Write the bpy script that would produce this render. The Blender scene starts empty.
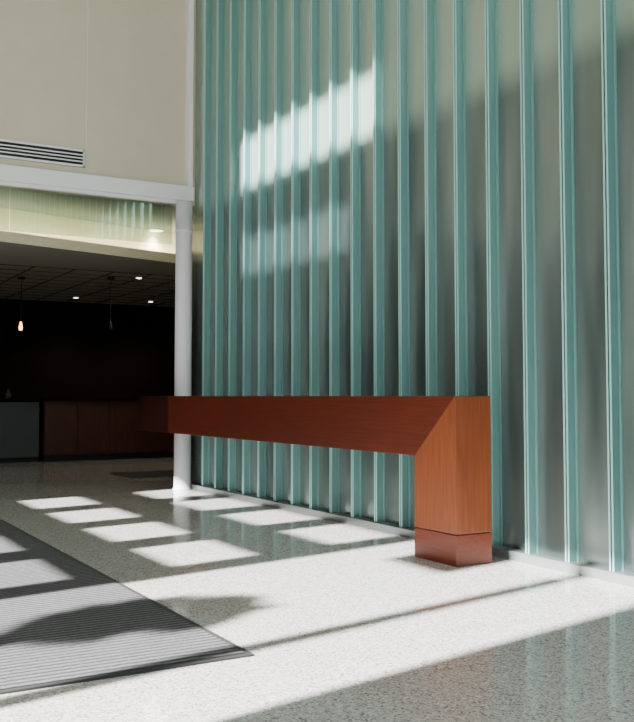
import bpy, bmesh, math, random
from mathutils import Vector
random.seed(4)
S=bpy.context.scene
C=S.collection

# ---------------------------------------------------------------- helpers
def newmat(name, col=(.5,.5,.5), rough=.5, metal=0, spec=.5, emis=None, estr=0, trans=0, ior=None, coat=0):
    m=bpy.data.materials.new(name); m.use_nodes=True
    b=m.node_tree.nodes['Principled BSDF']
    b.inputs['Base Color'].default_value=(*col,1)
    b.inputs['Roughness'].default_value=rough
    b.inputs['Metallic'].default_value=metal
    b.inputs['Specular IOR Level'].default_value=spec
    b.inputs['Transmission Weight'].default_value=trans
    b.inputs['Coat Weight'].default_value=coat
    if ior: b.inputs['IOR'].default_value=ior
    if emis:
        b.inputs['Emission Color'].default_value=(*emis,1)
        b.inputs['Emission Strength'].default_value=estr
    return m,m.node_tree,b
def noise_tint(m,nt,b,c1,c2,scale=(1,1,1),nscale=8,detail=6,p0=.35,p1=.65,bump=0):
    n=nt.nodes; l=nt.links
    tc=n.new('ShaderNodeTexCoord'); mp=n.new('ShaderNodeMapping'); mp.inputs['Scale'].default_value=scale
    no=n.new('ShaderNodeTexNoise'); no.inputs['Scale'].default_value=nscale; no.inputs['Detail'].default_value=detail
    cr=n.new('ShaderNodeValToRGB')
    cr.color_ramp.elements[0].position=p0; cr.color_ramp.elements[0].color=(*c1,1)
    cr.color_ramp.elements[1].position=p1; cr.color_ramp.elements[1].color=(*c2,1)
    l.new(tc.outputs['Object'],mp.inputs['Vector']); l.new(mp.outputs[0],no.inputs['Vector'])
    l.new(no.outputs['Fac'],cr.inputs[0]); l.new(cr.outputs[0],b.inputs['Base Color'])
    if bump:
        bp=n.new('ShaderNodeBump'); bp.inputs['Strength'].default_value=bump; bp.inputs['Distance'].default_value=.01
        l.new(no.outputs['Fac'],bp.inputs['Height']); l.new(bp.outputs[0],b.inputs['Normal'])
def addbox(bm,x0,x1,y0,y1,z0,z1,mi=0):
    vs=[bm.verts.new(p) for p in [(x0,y0,z0),(x1,y0,z0),(x1,y1,z0),(x0,y1,z0),(x0,y0,z1),(x1,y0,z1),(x1,y1,z1),(x0,y1,z1)]]
    for f in [(0,3,2,1),(4,5,6,7),(0,1,5,4),(1,2,6,5),(2,3,7,6),(3,0,4,7)]:
        q=bm.faces.new([vs[i] for i in f]); q.material_index=mi
def prism(bm,pts,mi=0):
    a=[bm.verts.new(p) for p,_ in pts]; b=[bm.verts.new(q) for _,q in pts]
    n=len(pts)
    fs=[bm.faces.new(a),bm.faces.new(b[::-1])]
    for i in range(n): fs.append(bm.faces.new([a[i],b[i],b[(i+1)%n],a[(i+1)%n]]))
    for f in fs: f.material_index=mi
def mk(name,bm,mats,parent=None,bevel=0,smooth=False):
    bmesh.ops.recalc_face_normals(bm,faces=bm.faces)
    me=bpy.data.meshes.new(name); bm.to_mesh(me); bm.free()
    o=bpy.data.objects.new(name,me); C.objects.link(o)
    for m in (mats if isinstance(mats,list) else [mats]): me.materials.append(m)
    if smooth:
        for p in me.polygons: p.use_smooth=True
    if bevel:
        md=o.modifiers.new('bev','BEVEL'); md.width=bevel; md.segments=2; md.limit_method='ANGLE'
    if parent: o.parent=parent
    return o
def box(name,x0,x1,y0,y1,z0,z1,mat,parent=None,bevel=0):
    bm=bmesh.new(); addbox(bm,x0,x1,y0,y1,z0,z1); return mk(name,bm,mat,parent,bevel)
def lathe(bm,prof,cx,cy,seg=32,mi=0):
    rings=[]
    for r,z in prof:
        rings.append([bm.verts.new((cx+r*math.cos(2*math.pi*i/seg),cy+r*math.sin(2*math.pi*i/seg),z)) for i in range(seg)])
    for a,b in zip(rings[:-1],rings[1:]):
        for i in range(seg):
            f=bm.faces.new([a[i],a[(i+1)%seg],b[(i+1)%seg],b[i]]); f.material_index=mi; f.smooth=True
    bm.faces.new(rings[0][::-1]).material_index=mi; bm.faces.new(rings[-1]).material_index=mi
def empty(name):
    e=bpy.data.objects.new(name,None); C.objects.link(e); return e

# ---------------------------------------------------------------- materials
m_floor,nt,b=newmat('terrazzo',(.5,.5,.47),.09,spec=.75)
n=nt.nodes;l=nt.links
tc=n.new('ShaderNodeTexCoord')
v=n.new('ShaderNodeTexVoronoi'); v.inputs['Scale'].default_value=125
cr=n.new('ShaderNodeValToRGB'); cr.color_ramp.interpolation='CONSTANT'
els=cr.color_ramp.elements
els[0].position=0; els[0].color=(.21,.205,.19,1)
els[1].position=.09; els[1].color=(.46,.455,.425,1)
for p,c in [(.4,(.54,.535,.505,1)),(.62,(.38,.375,.35,1)),(.75,(.68,.67,.64,1))]:
    e=els.new(p); e.color=c
sep=n.new('ShaderNodeSeparateColor')
l.new(tc.outputs['Object'],v.inputs['Vector']); l.new(v.outputs['Color'],sep.inputs[0]); l.new(sep.outputs[0],cr.inputs[0])
l.new(cr.outputs[0],b.inputs['Base Color'])

m_beige,nt,b=newmat('beige_wallcovering',(.56,.52,.42),.8,spec=.2)
noise_tint(m_beige,nt,b,(.57,.525,.41),(.59,.545,.425),nscale=4)
m_white,_,_=newmat('white_metal',(.76,.77,.81),.35,spec=.5)
m_ceil,_,_=newmat('white_ceiling',(.7,.69,.64),.8)
m_black,_,_=newmat('slot_black',(.01,.01,.01),.8)
m_steel,_,_=newmat('sill_aluminium',(.30,.33,.33),.35,metal=.6)
m_conc,nt,b=newmat('exterior_paving',(.4,.39,.37),.9); noise_tint(m_conc,nt,b,(.35,.34,.32),(.45,.44,.42),nscale=4)

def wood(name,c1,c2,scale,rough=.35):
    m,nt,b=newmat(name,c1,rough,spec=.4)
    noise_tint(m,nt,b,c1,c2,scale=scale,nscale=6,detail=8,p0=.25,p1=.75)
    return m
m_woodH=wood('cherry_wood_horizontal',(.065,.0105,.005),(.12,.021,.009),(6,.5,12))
m_woodShade=wood('cherry_wood_shaded',(.022,.005,.003),(.036,.008,.005),(6,.5,12))  # same wood as the beam, with shade put into its colour
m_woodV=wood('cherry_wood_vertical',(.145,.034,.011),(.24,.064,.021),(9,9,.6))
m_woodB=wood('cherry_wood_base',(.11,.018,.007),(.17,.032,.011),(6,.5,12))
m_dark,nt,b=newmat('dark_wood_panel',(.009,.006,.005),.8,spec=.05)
m_desk=wood('desk_wood',(.04,.011,.006),(.065,.018,.009),(5,5,.6),.5)

m_web,nt,b=newmat('frosted_channel_glass',(.3,.36,.35),.19,metal=.6,spec=.8)
n=nt.nodes;l=nt.links
tc=n.new('ShaderNodeTexCoord'); sp=n.new('ShaderNodeSeparateXYZ'); l.new(tc.outputs['Object'],sp.inputs[0])
no=n.new('ShaderNodeTexNoise'); no.inputs['Scale'].default_value=2.2
mp=n.new('ShaderNodeMapping'); mp.inputs['Scale'].default_value=(1,1.6,.2); l.new(tc.outputs['Object'],mp.inputs[0]); l.new(mp.outputs[0],no.inputs['Vector'])
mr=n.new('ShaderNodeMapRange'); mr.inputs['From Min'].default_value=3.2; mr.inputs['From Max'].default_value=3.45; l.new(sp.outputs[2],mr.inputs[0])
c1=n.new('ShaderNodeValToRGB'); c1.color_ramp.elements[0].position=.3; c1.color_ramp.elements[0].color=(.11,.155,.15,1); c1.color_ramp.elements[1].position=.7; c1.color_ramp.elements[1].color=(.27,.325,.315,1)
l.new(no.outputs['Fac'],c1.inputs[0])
mx=n.new('ShaderNodeMix'); mx.data_type='RGBA'; mx.inputs[7].default_value=(.42,.55,.48,1)  # brighter light on the upper glass is painted into the base colour
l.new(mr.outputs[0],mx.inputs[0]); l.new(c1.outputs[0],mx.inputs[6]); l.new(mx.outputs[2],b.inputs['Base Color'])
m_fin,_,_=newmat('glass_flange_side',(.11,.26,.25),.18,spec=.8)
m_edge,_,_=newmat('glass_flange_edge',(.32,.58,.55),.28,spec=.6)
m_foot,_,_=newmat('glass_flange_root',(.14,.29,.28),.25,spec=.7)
m_gap,_,_=newmat('glass_joint_gap',(.04,.11,.11),.4)

m_mat,nt,b=newmat('ribbed_mat',(.1,.1,.1),.95,spec=.1)
n=nt.nodes;l=nt.links
tc=n.new('ShaderNodeTexCoord'); wv=n.new('ShaderNodeTexWave'); wv.bands_direction='Y'; wv.inputs['Scale'].default_value=7; wv.inputs['Distortion'].default_value=1.8; wv.inputs['Detail'].default_value=3; wv.inputs['Detail Scale'].default_value=8
l.new(tc.outputs['Object'],wv.inputs['Vector'])
cr=n.new('ShaderNodeValToRGB'); cr.color_ramp.elements[0].color=(.045,.045,.05,1); cr.color_ramp.elements[1].color=(.14,.14,.145,1)
l.new(wv.outputs['Fac'],cr.inputs[0]); l.new(cr.outputs[0],b.inputs['Base Color'])
bp=n.new('ShaderNodeBump'); bp.inputs['Strength'].default_value=.4; bp.inputs['Distance'].default_value=.01
l.new(wv.outputs['Fac'],bp.inputs['Height']); l.new(bp.outputs[0],b.inputs['Normal'])
m_matedge,_,_=newmat('mat_rubber_edge',(.025,.025,.025),.8)

def glassmat(name,tint,ior=1.5):
    m=bpy.data.materials.new(name); m.use_nodes=True
    nt=m.node_tree; n=nt.nodes; n.clear(); l=nt.links
    o=n.new('ShaderNodeOutputMaterial'); ms=n.new('ShaderNodeMixShader'); tr=n.new('ShaderNodeBsdfTransparent'); gl=n.new('ShaderNodeBsdfGlossy')
    gl.inputs['Roughness'].default_value=.01; fr=n.new('ShaderNodeFresnel'); fr.inputs['IOR'].default_value=ior
    tr.inputs[0].default_value=(*tint,1)
    l.new(fr.outputs[0],ms.inputs[0]); l.new(tr.outputs[0],ms.inputs[1]); l.new(gl.outputs[0],ms.inputs[2]); l.new(ms.outputs[0],o.inputs[0])
    return m
m_glass=glassmat('clear_glass',(.75,.83,.78),1.9)
m_tint=glassmat('sun_filter_glass',(.4,.43,.43))

# ---------------------------------------------------------------- room constants
XW=-2.5; XG=4.43; YB=10.66; YF=-3.0; H=9.4
K=.2; T=.7

box('floor',XW-.1,9,YF,20,-.1,0,m_floor)
box('ground_exterior',-30,XW-.1,-30,30,-.16,-.06,m_conc)
box('ground_exterior.001',XW-.1,14,-30,YF,-.16,-.06,m_conc)
box('ceiling',XW-.1,XG+.3,YF,YB+.2,H,H+.15,m_ceil)

bm=bmesh.new()
x0,x1=XW-.08,XW
def col(y0,y1,opens,top=7.0,base=0):
    z=base
    for a,c in opens:
        if a>z: addbox(bm,x0,x1,y0,y1,z,a)
        z=c
    addbox(bm,x0,x1,y0,y1,z,top)
col(YF,2.22,[])
col(2.22,2.84,[(0,4.95)])
col(2.84,2.95,[])
col(2.95,3.50,[(0,4.95)])
col(3.50,4.12,[(0,4.34)])  # opening lowered here to keep direct sun off the rail leg
col(4.12,4.55,[(0,4.95)])
rows=[(1.47,1.96),(2.415,2.905),(3.36,3.85),(4.305,4.795)]
ycur=4.55
for i in range(4):
    c=5.24+1.2*i
    col(ycur,c-.4,[])
    col(c-.4,c+.4,rows)
    ycur=c+.4
col(ycur,YB,[])
col(YF,5.2,[],H,7); col(5.2,5.7,[(8.2,8.78)],H,7); col(5.7,7.95,[(7.25,7.7),(8.2,8.78)],H,7); col(7.95,YB,[],H,7)  # invented clerestory slots, shaped to throw sun bands onto the glass wall
mk('wall_left',bm,m_beige)
w3=empty('sun_filter'); box('filter_pane',XW-.05,XW-.04,5.7,7.95,7.25,7.7,m_tint,w3)  # added out of view: tinted pane dims the lower sun band

sky_open=empty('sky_opening')  # unseen facade behind the camera, left open to let sky light in
bm=bmesh.new()
for i in range(6):
    x=XW+i*(XG-XW)/5
    addbox(bm,x-.05,x+.05,YF-.06,YF+.06,0,H)
for z in (0,2.4,4.8,7.2,H-.1):
    addbox(bm,XW,XG,YF-.05,YF+.05,z,z+.1)
mk('unseen_mullions',bm,m_white,sky_open)

# ---- far wall
box('wall_far',XW,XG+.0,YB,YB+.15,3.42,H,m_beige)
box('trim_1',3.075,3.083,YB-.004,YB,3.95,H,m_ceil)
bm=bmesh.new()
addbox(bm,XW,4.40,YB-.06,YB,3.46,3.64)
addbox(bm,XW,4.40,YB-.035,YB,3.42,3.46)
hd=mk('trim_2',bm,m_white,bevel=.006)
box('trim_3',4.31,4.37,YB-.07,YB,3.64,H,m_white)
bm=bmesh.new()
addbox(bm,XW+.1,2.24,YB+.05,YB+.06,2.93,3.42)
addbox(bm,2.25,4.16,YB+.05,YB+.06,2.93,3.42)
mk('transom_glass',bm,m_glass,hd)

df=empty('air_vent')
bm=bmesh.new()
xa,xb=.9,3.06; za,zb=3.725,3.925
addbox(bm,xa,xb,YB-.012,YB,za,zb,1)
addbox(bm,xa,xb,YB-.03,YB-.012,za,za+.022); addbox(bm,xa,xb,YB-.03,YB-.012,zb-.022,zb)
addbox(bm,xa,xa+.022,YB-.03,YB-.012,za,zb); addbox(bm,xb-.022,xb,YB-.03,YB-.012,za,zb)
for i in range(1,4):
    z=za+.022+(zb-za-.044)*i/4
    addbox(bm,xa,xb,YB-.03,YB-.014,z-.006,z+.006)
mk('louvres',bm,[m_white,m_black],df)

bm=bmesh.new()
lathe(bm,[(.112,0),(.112,.015),(.10,.02),(.10,3.05),(.108,3.05),(.108,3.08),(.10,3.08),(.10,3.42)],4.235,10.52)
mk('column',bm,m_white)

# ---- channel glass wall
gw=empty('channel_glass_wall')
pitch=.3625
ys=[]
y=4.04
while y>YF+.3: y-=pitch
while y<YB-.1:
    ys.append(y); y+=pitch
bm=bmesh.new()
D=.075
addbox(bm,XG,XG+.02,YF,YB+.1,0,H,0)
for y in ys:
    addbox(bm,XG-.04,XG,y-.007,y+.007,.06,H,3)
    for s in (-1,1):
        a=y+s*.007; c=y+s*.018
        lo,hi2=min(a,c),max(a,c)
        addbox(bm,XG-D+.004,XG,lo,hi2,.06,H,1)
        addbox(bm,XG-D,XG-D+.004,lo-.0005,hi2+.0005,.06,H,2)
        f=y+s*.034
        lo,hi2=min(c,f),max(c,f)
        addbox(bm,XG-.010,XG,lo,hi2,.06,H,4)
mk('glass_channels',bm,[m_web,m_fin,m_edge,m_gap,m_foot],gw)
box('sill',XG-.10,XG+.02,YF,YB-.02,0,.06,m_steel,gw,bevel=.004)
box('back_panel',XG+.02,XG+.12,YF,YB+.1,0,H,m_ceil,gw)

# ---- wooden rail
rl=empty('wooden_bench_rail')
X0,X1=3.852,4.147; YA,YL=4.877,5.33; ZT,ZB=1.1,.69; YE=10.95; YM=10.0
bm=bmesh.new()
prism(bm,[((X0,YA+.002,ZT),(X1,YA+.002,ZT)),((X0,YM,ZT),(X1,YM,ZT)),((X0,YM,ZB),(X1,YM,ZB)),((X0,YL+.002,ZB),(X1,YL+.002,ZB))])
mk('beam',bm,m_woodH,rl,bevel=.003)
box('beam_end_shaded',X0,X1-.02,YM+.002,YE,ZB,ZT,m_woodShade,rl,bevel=.003)  # far rail end: its fade into shade is painted as darker wood
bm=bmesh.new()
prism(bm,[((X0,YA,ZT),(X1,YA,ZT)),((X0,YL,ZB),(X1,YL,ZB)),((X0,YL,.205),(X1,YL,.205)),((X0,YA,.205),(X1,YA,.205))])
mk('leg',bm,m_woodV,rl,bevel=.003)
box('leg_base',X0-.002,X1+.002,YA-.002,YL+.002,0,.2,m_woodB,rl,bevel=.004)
bm=bmesh.new(); addbox(bm,X0+.006,X1-.006,YA+.006,YL-.006,.198,.207); mk('reveal',bm,m_black,rl)

mt=empty('entrance_mat')
box('mat_pile',-1.2,1.77,3.68,8.67,0,.012,m_mat,mt)
bm=bmesh.new()
addbox(bm,1.77,1.80,3.65,8.70,0,.009); addbox(bm,-1.23,-1.2,3.65,8.70,0,.009)
addbox(bm,-1.2,1.77,3.65,3.68,0,.009); addbox(bm,-1.2,1.77,8.67,8.70,0,.009)
mk('mat_border',bm,m_matedge,mt)

m_bark,_,_=newmat('bark',(.12,.09,.06),.9); m_leaf,_,_=newmat('leaf',(.05,.1,.03),.7)
tr_=empty('outdoor_tree')
tx,ty=-4.0,3.42
bm=bmesh.new()
lathe(bm,[(.2,-.06),(.17,.5),(.15,2),(.13,3.2),(.05,4.1)],tx,ty,14)
mk('trunk',bm,m_bark,tr_)
bm=bmesh.new()
for i in range(800):
    u=Vector((random.gauss(0,1),random.gauss(0,1),random.gauss(0,1))).normalized()*random.random()**.45
    p=Vector((tx,ty,3.95))+Vector((u.x*.5,u.y*.36,u.z*.34))
    a=Vector((random.gauss(0,1),random.gauss(0,1),random.gauss(0,1))).normalized()
    c=a.orthogonal().normalized()
    w=a.cross(c)
    L=.11
    bm.faces.new([bm.verts.new(p-c*L),bm.verts.new(p+w*L*.35),bm.verts.new(p+c*L),bm.verts.new(p-w*L*.35)])
mk('foliage',bm,m_leaf,tr_)

# ---------------------------------------------------------------- far room
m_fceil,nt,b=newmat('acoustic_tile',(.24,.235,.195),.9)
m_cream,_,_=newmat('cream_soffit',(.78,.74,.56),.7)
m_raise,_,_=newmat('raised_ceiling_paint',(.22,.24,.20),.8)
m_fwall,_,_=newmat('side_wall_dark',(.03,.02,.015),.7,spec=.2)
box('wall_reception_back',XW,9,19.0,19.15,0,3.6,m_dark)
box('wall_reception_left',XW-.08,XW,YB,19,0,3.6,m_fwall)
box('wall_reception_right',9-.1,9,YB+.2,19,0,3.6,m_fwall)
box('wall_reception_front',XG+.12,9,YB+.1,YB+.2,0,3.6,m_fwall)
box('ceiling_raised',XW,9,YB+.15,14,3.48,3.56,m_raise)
def ystep(x): return 11.9+(x-2.42)*.28
def run(bm,o1,o2,z1,z2,xa=XW,xb=9):
    prism(bm,[((xa,ystep(xa)+o1,z1),(xa,ystep(xa)+o1,z2)),((xb,ystep(xb)+o1,z1),(xb,ystep(xb)+o1,z2)),((xb,ystep(xb)+o2,z1),(xb,ystep(xb)+o2,z2)),((xa,ystep(xa)+o2,z1),(xa,ystep(xa)+o2,z2))])
bm=bmesh.new()
prism(bm,[((XW,ystep(XW),3.0),(XW,ystep(XW),3.06)),((9,ystep(9),3.0),(9,ystep(9),3.06)),((9,19,3.0),(9,19,3.06)),((XW,19,3.0),(XW,19,3.06))])
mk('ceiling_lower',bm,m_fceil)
# ceiling tile grid
bm=bmesh.new()
for i in range(10): addbox(bm,XW,9,14.0+i*.5,14.02+i*.5,2.992,3.0)
for i in range(12): addbox(bm,1.5+i*.6,1.52+i*.6,14.0,19,2.992,3.0)
mk('trim_5',bm,m_fwall)
bm=bmesh.new()
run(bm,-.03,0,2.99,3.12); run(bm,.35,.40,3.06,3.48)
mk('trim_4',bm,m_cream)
m_cove,_,_=newmat('cove_light',(1,1,1),.5,emis=(1,.88,.58),estr=34)
bm=bmesh.new(); run(bm,.1,.16,3.065,3.085,XW+.3,8.5); mk('cove_strip_light',bm,m_cove)

def px(xp,yp,h):
    z=945*(1.1-h)/(yp-396); r=(xp-317)/945
    return z*(.5+.866*r), z*(.866-.5*r)
m_lamp,_,_=newmat('lamp_glow',(1,1,1),.5,emis=(1,.9,.7),estr=10)
def downlight(xp,yp,h,r=.07):
    x,y=px(xp,yp,h)
    e=empty('recessed_downlight')
    bm=bmesh.new(); lathe(bm,[(r*1.35,h-.012),(r*1.35,h)],x,y,24); mk('ring',bm,m_white,e)
    bm=bmesh.new(); lathe(bm,[(r*.6,h-.018),(r,h-.012)],x,y,24); mk('lens',bm,m_lamp,e)
    ld=bpy.data.lights.new('bulb','SPOT'); ld.energy=60; ld.spot_size=2.2; ld.spot_blend=.8; ld.color=(1,.88,.7); ld.shadow_soft_size=.08
    lo=bpy.data.objects.new('bulb',ld); C.objects.link(lo); lo.location=(x,y,h-.05); lo.parent=e
downlight(155,229,3.48,.09); downlight(37,213,3.48,.05)
for a,c in [(75,297),(150,301),(138,277)]:
    downlight(a,c,3.0,.045)
m_pend,_,_=newmat('pendant_glow',(1,.7,.4),.4,emis=(1,.35,.14),estr=8)
for xp,yp,lit in [(20,326,1),(110,326,0)]:
    h=1.1+(396-yp)*15/945
    r=(xp-317)/945; X=15*(.5+.866*r); Y=15*(.866-.5*r)
    e=empty('pendant_lamp')
    bm=bmesh.new(); lathe(bm,[(.008,h+.06),(.008,2.96)],X,Y,8); lathe(bm,[(.06,2.96),(.06,3.0)],X,Y,16); mk('cord',bm,m_black,e)
    bm=bmesh.new(); lathe(bm,[(.01,h+.07),(.018,h+.045),(.03,h-.02),(.028,h-.05),(.017,h-.07)],X,Y,20); mk('shade',bm,m_pend if lit else m_black,e,smooth=True)

dk=empty('reception_desk')
bm=bmesh.new()
addbox(bm,3.97,6.8,16.0,16.7,.1,1.02)
for i in range(5):
    xx=3.97+i*.56
    addbox(bm,xx+.015,xx+.545,15.975,16.0,.12,1.0)
mk('front',bm,m_desk,dk,bevel=.004)
box('counter_top',3.9,6.85,15.9,16.8,1.02,1.07,m_dark,dk,bevel=.004)
box('plinth',4.0,6.8,16.06,16.7,0,.1,m_black,dk)
m_greyp,_,_=newmat('grey_laminate',(.04,.047,.047),.5)
cb=empty('service_counter')
box('body',1.2,3.9,16.05,16.6,.08,1.0,m_greyp,cb,bevel=.004)
box('top',1.2,3.9,16.0,16.65,1.0,1.05,m_dark,cb,bevel=.004)
box('plinth',1.2,3.9,16.1,16.6,0,.08,m_black,cb)
bm=bmesh.new()
for i in range(4): lathe(bm,[(.05,1.05),(.06,1.12),(.03,1.16),(.02,1.22)],2.6+i*.28,16.3,14)
mk('counter_bottles',bm,m_greyp)
box('floor_mat',4.2,5.3,12.2,13.2,0,.01,m_matedge)

# ---------------------------------------------------------------- light
sd=bpy.data.lights.new('sun','SUN'); sd.energy=47; sd.angle=math.radians(.9); sd.color=(1,.98,.95)
so=bpy.data.objects.new('sun',sd); C.objects.link(so)
d=Vector((1,K,-T)); so.rotation_euler=d.to_track_quat('-Z','Y').to_euler(); so.location=(-10,0,12)
w=bpy.data.worlds.new('World'); S.world=w; w.use_nodes=True
bg=w.node_tree.nodes['Background']; bg.inputs[0].default_value=(.88,.94,1,1); bg.inputs[1].default_value=2.1

cd=bpy.data.cameras.new('camera'); co=bpy.data.objects.new('camera',cd); C.objects.link(co)
cd.sensor_fit='HORIZONTAL'; cd.sensor_width=36; cd.lens=36*945/634
p=math.radians(2.9)
co.location=(0,0,1.1); co.rotation_euler=(math.pi/2+p,0,-math.radians(30))
cd.shift_y=-(945*math.tan(p)-35)/634
S.camera=co
